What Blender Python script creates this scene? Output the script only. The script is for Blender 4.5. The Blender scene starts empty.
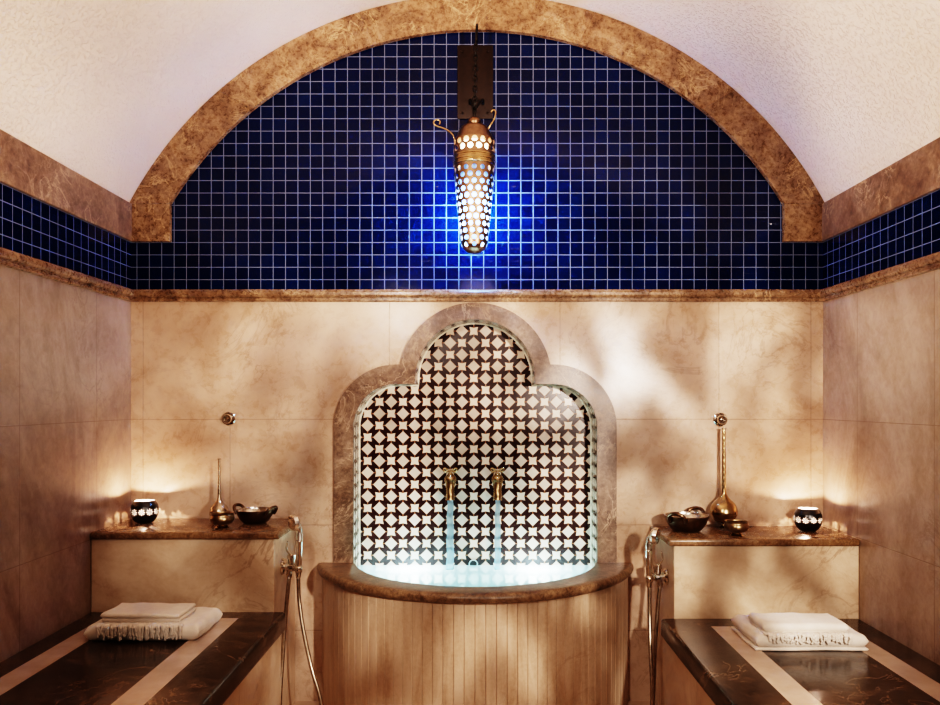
import bpy, bmesh, math, random
from math import pi, sin, cos, sqrt, atan2, radians
from mathutils import Vector, Matrix
from mathutils.geometry import tessellate_polygon

random.seed(7)
C = bpy.context.scene.collection
S, D, H = 247.6, 3.1, 1.216          # photo scale at the back wall, camera distance, eye height
CX, CY = 477.0, 400.0                # vanishing point
HW = 1.397                           # half room width


def V(px, py, d):
    """photo pixel at a distance d in front of the back wall -> point in the room"""
    k = (1 - d / D) / S
    return Vector(((px - CX) * k, -d, H + (CY - py) * k))


# ------------------------------------------------------------------ node helpers
class N:
    def __init__(s, nt, sock): s.nt, s.s = nt, sock
    def _m(s, op, *o, clamp=False):
        n = s.nt.nodes.new('ShaderNodeMath'); n.operation = op; n.use_clamp = clamp
        for i, a in enumerate((s,) + o):
            if isinstance(a, N): s.nt.links.new(a.s, n.inputs[i])
            else: n.inputs[i].default_value = a
        return N(s.nt, n.outputs[0])
    def __add__(s, o): return s._m('ADD', o)
    __radd__ = __add__
    def __sub__(s, o): return s._m('SUBTRACT', o)
    def __rsub__(s, o): return (s * -1) + o
    def __mul__(s, o): return s._m('MULTIPLY', o)
    __rmul__ = __mul__
    def __truediv__(s, o): return s._m('DIVIDE', o)
    def abs(s): return s._m('ABSOLUTE')
    def floor(s): return s._m('FLOOR')
    def fract(s): return s._m('FRACT')
    def round(s): return s._m('ROUND')
    def max(s, o): return s._m('MAXIMUM', o)
    def min(s, o): return s._m('MINIMUM', o)
    def lt(s, o): return s._m('LESS_THAN', o)
    def gt(s, o): return s._m('GREATER_THAN', o)
    def pow(s, o): return s._m('POWER', o)
    def step(s, a, b):                       # smooth 0..1 between a and b
        n = s.nt.nodes.new('ShaderNodeMapRange'); n.interpolation_type = 'SMOOTHSTEP'
        s.nt.links.new(s.s, n.inputs[0]); n.inputs[1].default_value = a; n.inputs[2].default_value = b
        return N(s.nt, n.outputs[0])


def newmat(name):
    m = bpy.data.materials.new(name); m.use_nodes = True
    nt = m.node_tree; b = nt.nodes['Principled BSDF']
    return m, nt, b


def coords(nt, kind='Object'):
    tc = nt.nodes.new('ShaderNodeTexCoord')
    sp = nt.nodes.new('ShaderNodeSeparateXYZ'); nt.links.new(tc.outputs[kind], sp.inputs[0])
    return tc.outputs[kind], N(nt, sp.outputs[0]), N(nt, sp.outputs[1]), N(nt, sp.outputs[2])


def noise(nt, vec, scale, detail=4, rough=.55, dist=0., stretch=None):
    if stretch:
        mp = nt.nodes.new('ShaderNodeMapping'); mp.inputs['Scale'].default_value = stretch
        nt.links.new(vec, mp.inputs[0]); vec = mp.outputs[0]
    n = nt.nodes.new('ShaderNodeTexNoise')
    n.inputs['Scale'].default_value = scale; n.inputs['Detail'].default_value = detail
    n.inputs['Roughness'].default_value = rough; n.inputs['Distortion'].default_value = dist
    nt.links.new(vec, n.inputs['Vector'])
    return N(nt, n.outputs['Fac'])


def ramp(nt, fac, stops):
    r = nt.nodes.new('ShaderNodeValToRGB'); e = r.color_ramp.elements
    while len(e) < len(stops): e.new(.5)
    for k, (p, c) in zip(e, stops): k.position = p; k.color = (*c, 1)
    nt.links.new(fac.s, r.inputs[0])
    return r.outputs[0]


def mix(nt, fac, a, b, blend='MIX'):
    n = nt.nodes.new('ShaderNodeMix'); n.data_type = 'RGBA'; n.blend_type = blend
    for sock, v in ((n.inputs[0], fac), (n.inputs[6], a), (n.inputs[7], b)):
        if isinstance(v, N): nt.links.new(v.s, sock)
        elif isinstance(v, (int, float)): sock.default_value = v
        elif isinstance(v, tuple): sock.default_value = (*v, 1)
        else: nt.links.new(v, sock)
    return n.outputs[2]


def bump(nt, b, h, strength=.3, dist=.002, prev=None):
    n = nt.nodes.new('ShaderNodeBump'); n.inputs['Strength'].default_value = strength
    n.inputs['Distance'].default_value = dist
    nt.links.new(h.s, n.inputs['Height'])
    if prev: nt.links.new(prev, n.inputs['Normal'])
    nt.links.new(n.outputs[0], b.inputs['Normal'])
    return n.outputs[0]


def plain(name, col, rough=.5, metal=0., spec=.5):
    m, nt, b = newmat(name)
    vec, *_ = coords(nt)
    n = noise(nt, vec, 60, 3)
    b.inputs['Base Color'].default_value = (*col, 1)
    nt.links.new(mix(nt, n.step(.3, .7), tuple(c * .8 for c in col), tuple(min(1, c * 1.15) for c in col)), b.inputs['Base Color'])
    b.inputs['Roughness'].default_value = rough; b.inputs['Metallic'].default_value = metal
    b.inputs['Specular IOR Level'].default_value = spec
    return m


def marble(name, stops, vein, scale=2.5, rough=.2, veinamt=.5, veinscale=3., joints=(), jw=.0012, jcol=(.16, .1, .06),
           veinw=.02, dist=1.2, extra=None, fine=.25, rvar=.12, stretch=None):
    """joints: (axis, value[, lo, hi]) hairlines in object space, lo..hi bounding z"""
    m, nt, b = newmat(name)
    vec, x, y, z = coords(nt)
    n1 = noise(nt, vec, scale, 9, .62, dist, stretch)
    n2 = noise(nt, vec, scale * 9, 6, .7, .4)
    f = n1 * (1 - fine) + n2 * fine
    col = ramp(nt, f, stops)
    v1 = noise(nt, vec, veinscale, 7, .6, 1.6)
    line = 1 - (v1 - .5).abs().step(0, veinw)
    msk = noise(nt, vec, veinscale * .7, 3, .5, .3).step(.40, .62)
    v2 = noise(nt, vec, veinscale * 2.6, 6, .6, 2.2)
    line2 = (1 - (v2 - .47).abs().step(0, veinw * .8)) * .5
    col = mix(nt, (line.max(line2) * msk * veinamt), col, vein)
    if extra: col = extra(nt, col, vec, x, y, z)
    hgt = None
    for j in joints:
        ax = {'X': x, 'Y': y, 'Z': z}[j[0]]
        l = 1 - (ax - j[1]).abs().step(jw * .5, jw * 1.6)
        if len(j) > 2: l = l * z.gt(j[2]) * z.lt(j[3])
        hgt = l if hgt is None else hgt.max(l)
    if hgt is not None:
        col = mix(nt, hgt * .6, col, jcol)
        bump(nt, b, hgt * -1, .4, .002)
    nt.links.new(col, b.inputs['Base Color'])
    nt.links.new((n2 * rvar + rough).s, b.inputs['Roughness'])
    return m


# ------------------------------------------------------------------ mesh helpers
def obj(name, bm, mat, parent=None, smooth=False, loc=None):
    me = bpy.data.meshes.new(name)
    bmesh.ops.recalc_face_normals(bm, faces=bm.faces)
    bm.to_mesh(me); bm.free()
    if smooth:
        for p in me.polygons: p.use_smooth = True
    for m in (mat if isinstance(mat, (list, tuple)) else [mat]): me.materials.append(m)
    o = bpy.data.objects.new(name, me); C.objects.link(o)
    if parent: o.parent = parent
    if loc is not None: o.location = loc
    if smooth == 'auto':
        o.modifiers.new('es', 'EDGE_SPLIT').split_angle = radians(35)
    return o


def struct(name, bm, mat, smooth=False):
    o = obj(name, bm, mat, None, smooth); o['kind'] = 'structure'
    return o


def tag(o, label, cat, group=None, kind=None):
    o['label'] = label; o['category'] = cat
    if group: o['group'] = group
    if kind: o['kind'] = kind
    return o


def thing(name, label, cat, loc, group=None, rot=0):
    o = bpy.data.objects.new(name, None); o.empty_display_size = .05; C.objects.link(o)
    o.location = loc; o.rotation_euler = (0, 0, rot)
    return tag(o, label, cat, group)


def copy_tree(root, loc, label, rot=None):
    r = root.copy(); C.objects.link(r); r.location = loc; r['label'] = label
    if rot is not None: r.rotation_euler = (0, 0, rot)
    for ch in list(root.children):
        c = ch.copy(); C.objects.link(c); c.parent = r
        for g in list(ch.children):
            e = g.copy(); C.objects.link(e); e.parent = c
    return r


def add_box(bm, lo, hi, bev=0., seg=2):
    r = bmesh.ops.create_cube(bm, size=1)
    vs = r['verts']
    for v in vs:
        v.co = Vector([lo[i] + (v.co[i] + .5) * (hi[i] - lo[i]) for i in range(3)])
    if bev:
        es = list({e for v in vs for e in v.link_edges})
        bmesh.ops.bevel(bm, geom=es, offset=bev, segments=seg, profile=.5, affect='EDGES')
    return bm


def add_lathe(bm, prof, n=40, mat=None, cap0=False, cap1=False):
    """prof: (r, z) around z; mat maps the ring into place"""
    mat = mat or Matrix()
    rings = []
    for r, z in prof:
        if r < 1e-6: rings.append([bm.verts.new(mat @ Vector((0, 0, z)))])
        else: rings.append([bm.verts.new(mat @ Vector((r * cos(2 * pi * i / n), r * sin(2 * pi * i / n), z))) for i in range(n)])
    for a, b in zip(rings, rings[1:]):
        for i in range(n):
            j = (i + 1) % n
            if len(a) == 1 and len(b) == 1: continue
            if len(a) == 1: bm.faces.new((a[0], b[i], b[j]))
            elif len(b) == 1: bm.faces.new((a[i], a[j], b[0]))
            else: bm.faces.new((a[i], a[j], b[j], b[i]))
    if cap0 and len(rings[0]) > 1: bm.faces.new(rings[0])
    if cap1 and len(rings[-1]) > 1: bm.faces.new(rings[-1])
    return bm


def smooth_path(pts, n=8):
    pts = [Vector(p) for p in pts]; out = []
    for i in range(len(pts) - 1):
        p0 = pts[max(0, i - 1)]; p1, p2 = pts[i], pts[i + 1]; p3 = pts[min(len(pts) - 1, i + 2)]
        for k in range(n):
            t = k / n
            out.append(.5 * ((2 * p1) + (p2 - p0) * t + (2 * p0 - 5 * p1 + 4 * p2 - p3) * t * t + (3 * p1 - p0 - 3 * p2 + p3) * t ** 3))
    out.append(pts[-1])
    return out


def add_tube(bm, pts, r, n=10, closed=False, flat=None):
    pts = [Vector(p) for p in pts]; L = len(pts); rings = []; up = None
    for i, p in enumerate(pts):
        if closed: t = pts[(i + 1) % L] - pts[i - 1]
        else: t = pts[min(i + 1, L - 1)] - pts[max(i - 1, 0)]
        t.normalize()
        if up is None:
            up = Vector((0, 0, 1)) if abs(t.z) < .9 else Vector((0, 1, 0))
        a = t.cross(up); a.normalize(); up = a.cross(t); up.normalize()
        rr = r[i] if isinstance(r, (list, tuple)) else r
        f = flat or 1
        rings.append([bm.verts.new(p + (a * cos(2 * pi * k / n) + up * sin(2 * pi * k / n) * f) * rr) for k in range(n)])
    rng = range(L if closed else L - 1)
    for i in rng:
        A, B = rings[i], rings[(i + 1) % L]
        for k in range(n):
            bm.faces.new((A[k], A[(k + 1) % n], B[(k + 1) % n], B[k]))
    if not closed:
        bm.faces.new(rings[0]); bm.faces.new(rings[-1])
    return bm


def add_plate(bm, outline, holes, y0, y1=None, bev=0):
    """polygon in x,z (with holes) as a plate from y0 (front) to y1 (back); y1 None = a single face sheet"""
    loops = [[Vector((p[0], p[1], 0)) for p in outline]] + [[Vector((p[0], p[1], 0)) for p in h] for h in holes]
    flat = [p for l in loops for p in l]
    tris = tessellate_polygon(loops)
    F = [bm.verts.new((p.x, y0, p.y)) for p in flat]
    for t in tris:
        try: bm.faces.new([F[i] for i in t])
        except ValueError: pass
    if y1 is not None:
        B = [bm.verts.new((p.x, y1, p.y)) for p in flat]
        k = 0
        for l in loops:
            n = len(l)
            for i in range(n):
                a, b = k + i, k + (i + 1) % n
                bm.faces.new((F[a], F[b], B[b], B[a]))
            k += n
    return bm


def arc(cx, cz, r, a0, a1, n):
    return [(cx + r * cos(radians(a0 + (a1 - a0) * i / n)), cz + r * sin(radians(a0 + (a1 - a0) * i / n))) for i in range(n + 1)]


def zr(v): return H + v


# ------------------------------------------------------------------ materials
BEIGE = [(.30, (.31, .195, .125)), (.45, (.46, .325, .235)), (.58, (.57, .425, .325)), (.75, (.66, .515, .41))]
wallz = [('Z', zr(-.078)), ('Z', zr(-.505)), ('Z', zr(-.93))]
X = lambda px: (px - CX) / S
m_wall_back = marble('beige_marble_back', BEIGE, (.19, .11, .06), 2.1, .22, .38, 2.6,
    wallz + [('X', X(230), 0, zr(-.078)), ('X', X(719)), ('X', X(389.5), zr(-.078), 3), ('X', X(560), zr(-.078), 3), ('X', X(811)), ('X', X(143))])
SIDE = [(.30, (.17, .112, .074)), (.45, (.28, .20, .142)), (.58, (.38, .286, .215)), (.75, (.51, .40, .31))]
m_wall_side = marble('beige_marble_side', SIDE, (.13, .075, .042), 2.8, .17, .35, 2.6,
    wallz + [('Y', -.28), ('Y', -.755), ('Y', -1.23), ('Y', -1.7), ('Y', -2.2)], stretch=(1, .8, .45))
m_clad = marble('beige_marble', [(.30, (.34, .215, .125)), (.45, (.50, .36, .25)), (.58, (.60, .465, .34)), (.75, (.68, .55, .43))], (.16, .08, .035), 3.2, .25, .55, 2.3)
m_stave = marble('striped_marble', [(.30, (.30, .19, .115)), (.45, (.45, .32, .22)), (.58, (.56, .42, .305)), (.75, (.64, .505, .385))], (.25, .15, .08), 7, .3, .3, 3, stretch=(1.6, 1.6, .22))
EMP = [(.34, (.045, .022, .011)), (.45, (.12, .067, .036)), (.54, (.215, .132, .078)), (.68, (.37, .25, .165))]
m_emp = marble('brown_marble', EMP, (.5, .35, .22), 8, .22, .7, 7, veinw=.022, fine=.46)
m_emp_pale = marble('pale_brown_marble', [(.34, (.055, .030, .018)), (.45, (.12, .071, .045)), (.54, (.19, .122, .082)), (.68, (.32, .222, .158))], (.5, .36, .26), 6, .3, .7, 5, veinw=.022, fine=.5)
m_emp_dark = marble('polished_brown_marble', [(.28, (.04, .02, .009)), (.44, (.11, .058, .027)), (.56, (.2, .115, .058)), (.75, (.34, .21, .12))], (.4, .28, .18), 9, .2, .5, 8, veinw=.018, fine=.55)


m_rim = marble('honed_brown_marble', [(.34, (.04, .021, .01)), (.45, (.11, .062, .033)), (.54, (.2, .125, .072)), (.68, (.34, .23, .14))], (.4, .28, .18), 9, .3, .5, 8, veinw=.018, fine=.55)


def bench_extra(x0, x1, x2, x3, y0):
    def f(nt, col, vec, x, y, z):
        a = x.gt(x0) * x.lt(x1)
        b = x.gt(x2) * x.lt(x3)
        msk = a.max(b) * y.lt(y0)
        nn = noise(nt, vec, 9, 5)
        return mix(nt, msk, col, ramp(nt, nn, [(.3, (.40, .30, .23)), (.7, (.54, .42, .335))]))
    return f


DARK = [(.34, (.004, .0022, .0014)), (.46, (.014, .008, .0045)), (.54, (.04, .023, .0125)), (.66, (.13, .078, .044))]


def stucco():
    m, nt, b = newmat('rough_stucco')
    vec, *_ = coords(nt)
    n = noise(nt, vec, 85, 5, .62); n2 = noise(nt, vec, 2, 4); n3 = noise(nt, vec, 28, 3)
    nt.links.new(ramp(nt, n2, [(.3, (.63, .53, .46)), (.7, (.72, .62, .555))]), b.inputs['Base Color'])
    b.inputs['Roughness'].default_value = .8
    bump(nt, b, n.step(.48, .68) + n3 * .5, .62, .0042)
    return m


def blue_tile(axis, off, name):
    m, nt, b = newmat(name)
    vec, x, y, z = coords(nt)
    u = ((x if axis == 'X' else y) - off) / .05
    v = (z - zr(.6361)) / .05
    fu, fv = u - u.round(), v - v.round()
    g = 1 - fu.abs().min(fv.abs()).step(.022, .042)
    cu, cv = u.floor(), v.floor()
    cmb = nt.nodes.new('ShaderNodeCombineXYZ'); nt.links.new(cu.s, cmb.inputs[0]); nt.links.new(cv.s, cmb.inputs[1])
    wn = nt.nodes.new('ShaderNodeTexWhiteNoise'); nt.links.new(cmb.outputs[0], wn.inputs['Vector'])
    w = N(nt, wn.outputs['Value'])
    col = ramp(nt, w, [(0, (.0005, .0028, .022)), (.7, (.0006, .0038, .029)), (1, (.0009, .0065, .040))])
    col = mix(nt, g, col, (.12, .15, .24))
    nt.links.new(col, b.inputs['Base Color'])
    nt.links.new((g * .6 + .1).s, b.inputs['Roughness'])
    b.inputs['Specular IOR Level'].default_value = .16
    sp = nt.nodes.new('ShaderNodeSeparateColor'); nt.links.new(wn.outputs['Color'], sp.inputs[0])
    r1, r2 = N(nt, sp.outputs[0]) - .5, N(nt, sp.outputs[1]) - .5
    tilt = (fu * r1 + fv * r2) * .25 * (1 - g)
    wob = noise(nt, vec, 45, 2) * .12
    bump(nt, b, (1 - g) * .6 + tilt + wob, .5, .003)
    return m


def mosaic():
    m, nt, b = newmat('star_mosaic')
    tc = nt.nodes.new('ShaderNodeUVMap'); tc.uv_map = 'UVMap'
    sp = nt.nodes.new('ShaderNodeSeparateXYZ'); nt.links.new(tc.outputs[0], sp.inputs[0])
    u = (N(nt, sp.outputs[0]) + .3124) / .0498
    v = (N(nt, sp.outputs[1]) - zr(-.0578)) / .0498
    a, c = (u + v) * .5, (u - v) * .5
    da, dc = (a - a.round()).abs(), (c - c.round()).abs()
    dia = da.max(dc)                                     # diamonds
    a2, c2 = a - a.floor() - .5, c - c.floor() - .5
    su, sv = (a2 + c2).abs(), (a2 - c2).abs()
    mx, mn = su.max(sv), su.min(sv)
    star = mx - (mn / mx.max(.001)) * .075
    fd = 1 - dia.step(.250, .265)
    fs = 1 - star.step(.258, .276)
    edge = (1 - dia.step(.268, .285)).max(1 - star.step(.278, .30)).max(1 - mn.step(.025, .05))
    wn = nt.nodes.new('ShaderNodeTexWhiteNoise')
    cb = nt.nodes.new('ShaderNodeCombineXYZ'); nt.links.new(a.round().s, cb.inputs[0]); nt.links.new(c.round().s, cb.inputs[1])
    nt.links.new(cb.outputs[0], wn.inputs['Vector'])
    w = N(nt, wn.outputs['Value'])
    dark = (.024, .007, .0065)
    col = mix(nt, edge, dark, (.24, .10, .045))
    col = mix(nt, fd, col, ramp(nt, w, [(0, (.54, .43, .35)), (1, (.68, .56, .47))]))
    col = mix(nt, fs, col, (.76, .60, .48))
    nt.links.new(col, b.inputs['Base Color'])
    b.inputs['Roughness'].default_value = .22
    spc = nt.nodes.new('ShaderNodeSeparateColor'); nt.links.new(wn.outputs['Color'], spc.inputs[0])
    tl = ((a - a.round()) * (N(nt, spc.outputs[0]) - .5) + (c - c.round()) * (N(nt, spc.outputs[1]) - .5)) * .2
    bump(nt, b, fd.max(fs) * .5 + (1 - edge) * (1 - fd.max(fs)) * .5 + tl, .35, .002)
    return m


m_stucco = stucco()
m_blue_back = blue_tile('X', X(137), 'blue_mosaic_back')
m_blue_side = blue_tile('Y', -.041, 'blue_mosaic_side')
m_mosaic = mosaic()
m_caulk = plain('cream_grout', (.78, .68, .55), .4)
m_chrome = plain('chrome', (.72, .66, .58), .09, 1)
m_silverhead = plain('satin_chrome', (.82, .78, .72), .2, 1)
m_steel_hose = plain('steel_hose', (.42, .34, .255), .32, 1)
m_brass = plain('aged_brass', (.40, .28, .155), .24, 1)
m_brass_dark = plain('worn_brass', (.28, .195, .115), .3, 1)
m_copper = plain('aged_copper', (.27, .17, .11), .32, 1)
m_silver = plain('tarnished_silver', (.46, .36, .26), .26, 1)
m_blackpan = plain('blackened_copper', (.13, .08, .05), .3, .95)
m_tin = plain('tinned_metal', (.62, .55, .47), .22, 1)
m_iron = plain('rusty_iron', (.013, .006, .004), .5, .5)
m_ironblack = plain('black_iron', (.006, .004, .003), .5, .5)
m_black = plain('black_lacquer', (.006, .005, .005), .25)
m_white = plain('white_liner', (.15, .147, .14), .8)
m_floor = marble('floor_marble', BEIGE, (.2, .11, .055), 2, .25, .4, 2.6)
m_plaster = plain('pool_plaster', (.62, .82, .82), .5)
m_drain = plain('dark_drain', (.004, .006, .006), .5)


def towel_mat():
    m, nt, b = newmat('terry_cotton')
    vec, *_ = coords(nt)
    n = noise(nt, vec, 420, 3, .7); n2 = noise(nt, vec, 22, 4)
    nt.links.new(ramp(nt, n2, [(.3, (.68, .60, .51)), (.7, (.80, .72, .63))]), b.inputs['Base Color'])
    b.inputs['Roughness'].default_value = .95
    b.inputs['Sheen Weight'].default_value = .25
    bump(nt, b, n + n2 * .8, .6, .003)
    return m


m_towel = towel_mat()


def water_mat(name, tint, w_tr, w_diff, rough=.06, bscale=22, bstr=.12, body=(.62, .93, .97)):
    m, nt, b = newmat(name)
    nt.nodes.remove(b); out = nt.nodes['Material Output']
    vec, *_ = coords(nt)
    tr = nt.nodes.new('ShaderNodeBsdfTransparent'); tr.inputs[0].default_value = (*tint, 1)
    tl = nt.nodes.new('ShaderNodeBsdfTranslucent'); tl.inputs[0].default_value = (*body, 1)
    gl = nt.nodes.new('ShaderNodeBsdfGlossy'); gl.inputs['Roughness'].default_value = rough
    fr = nt.nodes.new('ShaderNodeFresnel'); fr.inputs[0].default_value = 1.33
    bp = nt.nodes.new('ShaderNodeBump'); bp.inputs['Strength'].default_value = bstr; bp.inputs['Distance'].default_value = .01
    n = noise(nt, vec, bscale, 3, .5, .6); nt.links.new(n.s, bp.inputs['Height'])
    for k in (gl, fr, tl): nt.links.new(bp.outputs[0], k.inputs['Normal'])
    m1 = nt.nodes.new('ShaderNodeMixShader'); m1.inputs[0].default_value = w_diff
    nt.links.new(tr.outputs[0], m1.inputs[1]); nt.links.new(tl.outputs[0], m1.inputs[2])
    m2 = nt.nodes.new('ShaderNodeMixShader')
    nt.links.new((N(nt, fr.outputs[0]) * w_tr)._m('MINIMUM', 1.).s, m2.inputs[0])
    nt.links.new(m1.outputs[0], m2.inputs[1]); nt.links.new(gl.outputs[0], m2.inputs[2])
    nt.links.new(m2.outputs[0], out.inputs[0])
    return m


m_water = water_mat('pool_water', (.60, .92, .95), .5, .5, .22, 14, .06)
m_stream = water_mat('falling_water', (.78, .92, 1.0), .7, .34, .1, 60, .3, (.72, .88, 1.0))

# ------------------------------------------------------------------ the room shell
YF = -4.3                                             # wall behind the camera
ZT = .396                                             # foot of the moulding (above eye)
B0, B1, FR = .445, .6361, .7875                       # blue band, frieze (above eye)
AZ, RO, RI = H + .0485, 1.5816, 1.4375                # arch centre height, outer and inner radius
NX = X(475.2)                                         # niche axis
px = lambda v: v / S
NZ = lambda y: H + (CY - y) / S

bm = bmesh.new(); add_box(bm, (-HW, YF, -.1), (HW, .3, 0)); struct('floor', bm, m_floor)


def trefoil(rt, ct, rl, cxl, czl, zb, n=20):
    """outline of the niche: a round top lobe and two quarter-round shoulders, from bottom right round to bottom left"""
    half = []
    half += arc(NX + cxl, czl, rl, 0, 90, n)                       # right shoulder
    zs = czl + rl                                                  # top of the shoulder
    a0 = math.degrees(math.asin((zs - ct) / rt))
    half += arc(NX, ct, rt, a0, 90, n)
    left = [(2 * NX - p[0], p[1]) for p in reversed(half[:-1])]
    xr = NX + cxl + rl
    return [(xr, zb)] + half + left + [(2 * NX - xr, zb)]


tb = zr(-.95)
inner = trefoil(px(59.6), NZ(379), px(43.6), px(78), NZ(427.6), tb)
outer_s = trefoil(px(76.2), NZ(379), px(62.5), px(78.5), NZ(427), zr(-.655))
inner_s = trefoil(px(59.6), NZ(379), px(43.6), px(78), NZ(427.6), zr(-.655))

bm = bmesh.new()
add_plate(bm, [(-HW, 0), (HW, 0), (HW, zr(B0)), (-HW, zr(B0))], [inner], 0)
struct('wall_back', bm, m_wall_back)

# blue mosaic above
bm = bmesh.new()
th = math.degrees(math.asin((zr(FR) - AZ) / RO))
add_plate(bm, [(-HW, zr(B0)), (HW, zr(B0))] + arc(0, AZ, RO, th, 180 - th, 64), [], .0)
struct('wall_back_mosaic', bm, m_blue_back)

# side walls: marble, blue band
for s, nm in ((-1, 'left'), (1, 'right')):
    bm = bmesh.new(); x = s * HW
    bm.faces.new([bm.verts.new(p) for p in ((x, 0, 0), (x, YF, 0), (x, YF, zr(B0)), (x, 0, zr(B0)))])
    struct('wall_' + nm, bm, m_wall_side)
    bm = bmesh.new()
    bm.faces.new([bm.verts.new(p) for p in ((x, 0, zr(B0)), (x, YF, zr(B0)), (x, YF, zr(B1 + .02)), (x, 0, zr(B1 + .02)))])
    struct('wall_%s_mosaic' % nm, bm, m_blue_side)
    # frieze stone
    bm = bmesh.new()
    lo, hi = sorted((x - s * .014, x + s * .02))
    add_box(bm, (lo, YF, zr(B1)), (hi, -.0, zr(FR)), .003)
    struct('trim_%d' % (1 if s < 0 else 2), bm, m_emp_pale)

# mouldings
PROF = [(-.004, ZT), (.012, ZT), (.015, ZT + .004), (.015, ZT + .009), (.011, ZT + .012), (.011, ZT + .016), (.019, ZT + .019), (.024, ZT + .026),
        (.024, ZT + .036), (.02, ZT + .043), (.013, ZT + .046), (.012, B0), (-.004, B0)]


def moulding(name, fa, fb):
    bm = bmesh.new()
    A = [bm.verts.new(fa(o, z)) for o, z in PROF]; B = [bm.verts.new(fb(o, z)) for o, z in PROF]
    for i in range(len(PROF)):
        j = (i + 1) % len(PROF); bm.faces.new((A[i], A[j], B[j], B[i]))
    bm.faces.new(A); bm.faces.new(B)
    return struct(name, bm, m_emp)


moulding('trim_3', lambda o, z: (-HW + o, -o, zr(z)), lambda o, z: (HW - o, -o, zr(z)))
moulding('trim_4', lambda o, z: (-HW + o, -o, zr(z)), lambda o, z: (-HW + o, YF, zr(z)))
moulding('trim_5', lambda o, z: (HW - o, -o, zr(z)), lambda o, z: (HW - o, YF, zr(z)))

# arch band in separate voussoir lengths (one trim, seams modelled)
bm = bmesh.new()
thi = math.degrees(math.asin((zr(FR) - AZ) / RI))
cuts = [0, .17, .36, .64, .83, 1]
for a, b in zip(cuts, cuts[1:]):
    n = 16; g = .00015
    def pt(R, t0, f):
        return (R * cos(radians(t0 + (180 - 2 * t0) * f)), AZ + R * sin(radians(t0 + (180 - 2 * t0) * f)))
    o_ = [pt(RO - .002, th, a + g + (b - a - 2 * g) * i / n) for i in range(n + 1)]
    i_ = [pt(RI, thi, a + g + (b - a - 2 * g) * i / n) for i in range(n + 1)]
    add_plate(bm, o_ + i_[::-1], [], -.022, .0)
struct('trim_6', bm, m_emp)
for s in (-1, 1):
    bm = bmesh.new(); xs = sorted((s * 1.2325, s * (HW - .004)))
    add_box(bm, (xs[0], -.024, zr(B1)), (xs[1], .002, zr(FR) - .001), .002)
    struct('trim_%d' % (7 if s < 0 else 8), bm, m_emp)

# barrel vault
bm = bmesh.new()
A = [bm.verts.new((p[0], .0, p[1])) for p in arc(0, AZ, RO, th, 180 - th, 72)]
B = [bm.verts.new((p[0], YF, p[1])) for p in arc(0, AZ, RO, th, 180 - th, 72)]
for i in range(72): bm.faces.new((A[i], A[i + 1], B[i + 1], B[i]))
struct('ceiling', bm, m_stucco, True)
bm = bmesh.new()
add_plate(bm, [(-HW, 0), (HW, 0), (HW, zr(FR))] + arc(0, AZ, RO, th, 180 - th, 40) + [(-HW, zr(FR))], [], YF)
struct('wall_front', bm, m_wall_back)

# niche: mosaic back and jambs
ND = .14
bm = bmesh.new(); uv = bm.loops.layers.uv.new('UVMap')
add_plate(bm, inner, [], ND)
for f in bm.faces:
    for l in f.loops: l[uv].uv = (l.vert.co.x, l.vert.co.z)
L = 0
fr = [bm.verts.new((p[0], 0, p[1])) for p in inner]; bk = [bm.verts.new((p[0], ND, p[1])) for p in inner]
for i in range(len(inner) - 1):
    seg = sqrt((inner[i + 1][0] - inner[i][0]) ** 2 + (inner[i + 1][1] - inner[i][1]) ** 2)
    f = bm.faces.new((fr[i], fr[i + 1], bk[i + 1], bk[i]))
    for l, q in zip(f.loops, ((0, L), (0, L + seg), (ND, L + seg), (ND, L))): l[uv].uv = (q[0] + .011, q[1])
    L += seg
struct('wall_niche', bm, m_mosaic)
# slim cream bead round the back of the niche, stone surround on the wall
bm = bmesh.new(); add_tube(bm, [(NX + (p[0] - NX) * .994, ND - .004, p[1] - (.003 if p[1] > zr(-.2) else 0)) for p in inner], .0036, 6)
struct('trim_9', bm, m_caulk)
bm = bmesh.new(); add_plate(bm, outer_s + inner_s[::-1], [], -.012, .01)
o = struct('trim_10', bm, m_emp_pale)

# ------------------------------------------------------------------ fountain basin
RZ = zr(-.656); RT = .038                              # rim top, rim thickness
OC, OR = .147, .657; IC, IR = .0976, .4916            # arcs: centre behind the wall, radius


def arc_pt(c, r, f, d0=0.):
    a = math.acos((c + d0) / r); t = -a + 2 * a * f
    return Vector((NX + r * sin(t), -(r * cos(t) - c), 0))


basin = thing('fountain_basin', 'half-round fountain basin with brown stone rim and pale vertical marble staves under the arched niche', 'basin', (NX, -.2, 0))
off = Vector((NX, -.2, 0))
bm = bmesh.new(); n = 64; prev = None
for i in range(n + 1):
    f = i / n; o_, i_ = arc_pt(OC, OR, f), arc_pt(IC, IR, f)
    d = (o_ - i_); w = d.length; d.normalize(); hh = RT / 2
    prof = [(.004, -RT), (0, -RT + .006), (0, -.008), (.003, -.003), (.009, 0), (w - hh - .012, 0)]
    prof += [(w - hh + hh * sin(t), -hh + hh * cos(t)) for t in [pi * k / 10 for k in range(1, 10)]] + [(w - hh, -RT)]
    ring = [bm.verts.new(i_ + d * a + Vector((0, 0, RZ + z)) - off) for a, z in prof]
    if prev:
        for k in range(len(ring)): bm.faces.new((prev[k], prev[(k + 1) % len(ring)], ring[(k + 1) % len(ring)], ring[k]))
    else: bm.faces.new(ring)
    prev = ring
bm.faces.new(prev)
obj('rim', bm, m_rim, basin, 'auto')
bm = bmesh.new(); NS = 46; WR = OR - .022
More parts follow.
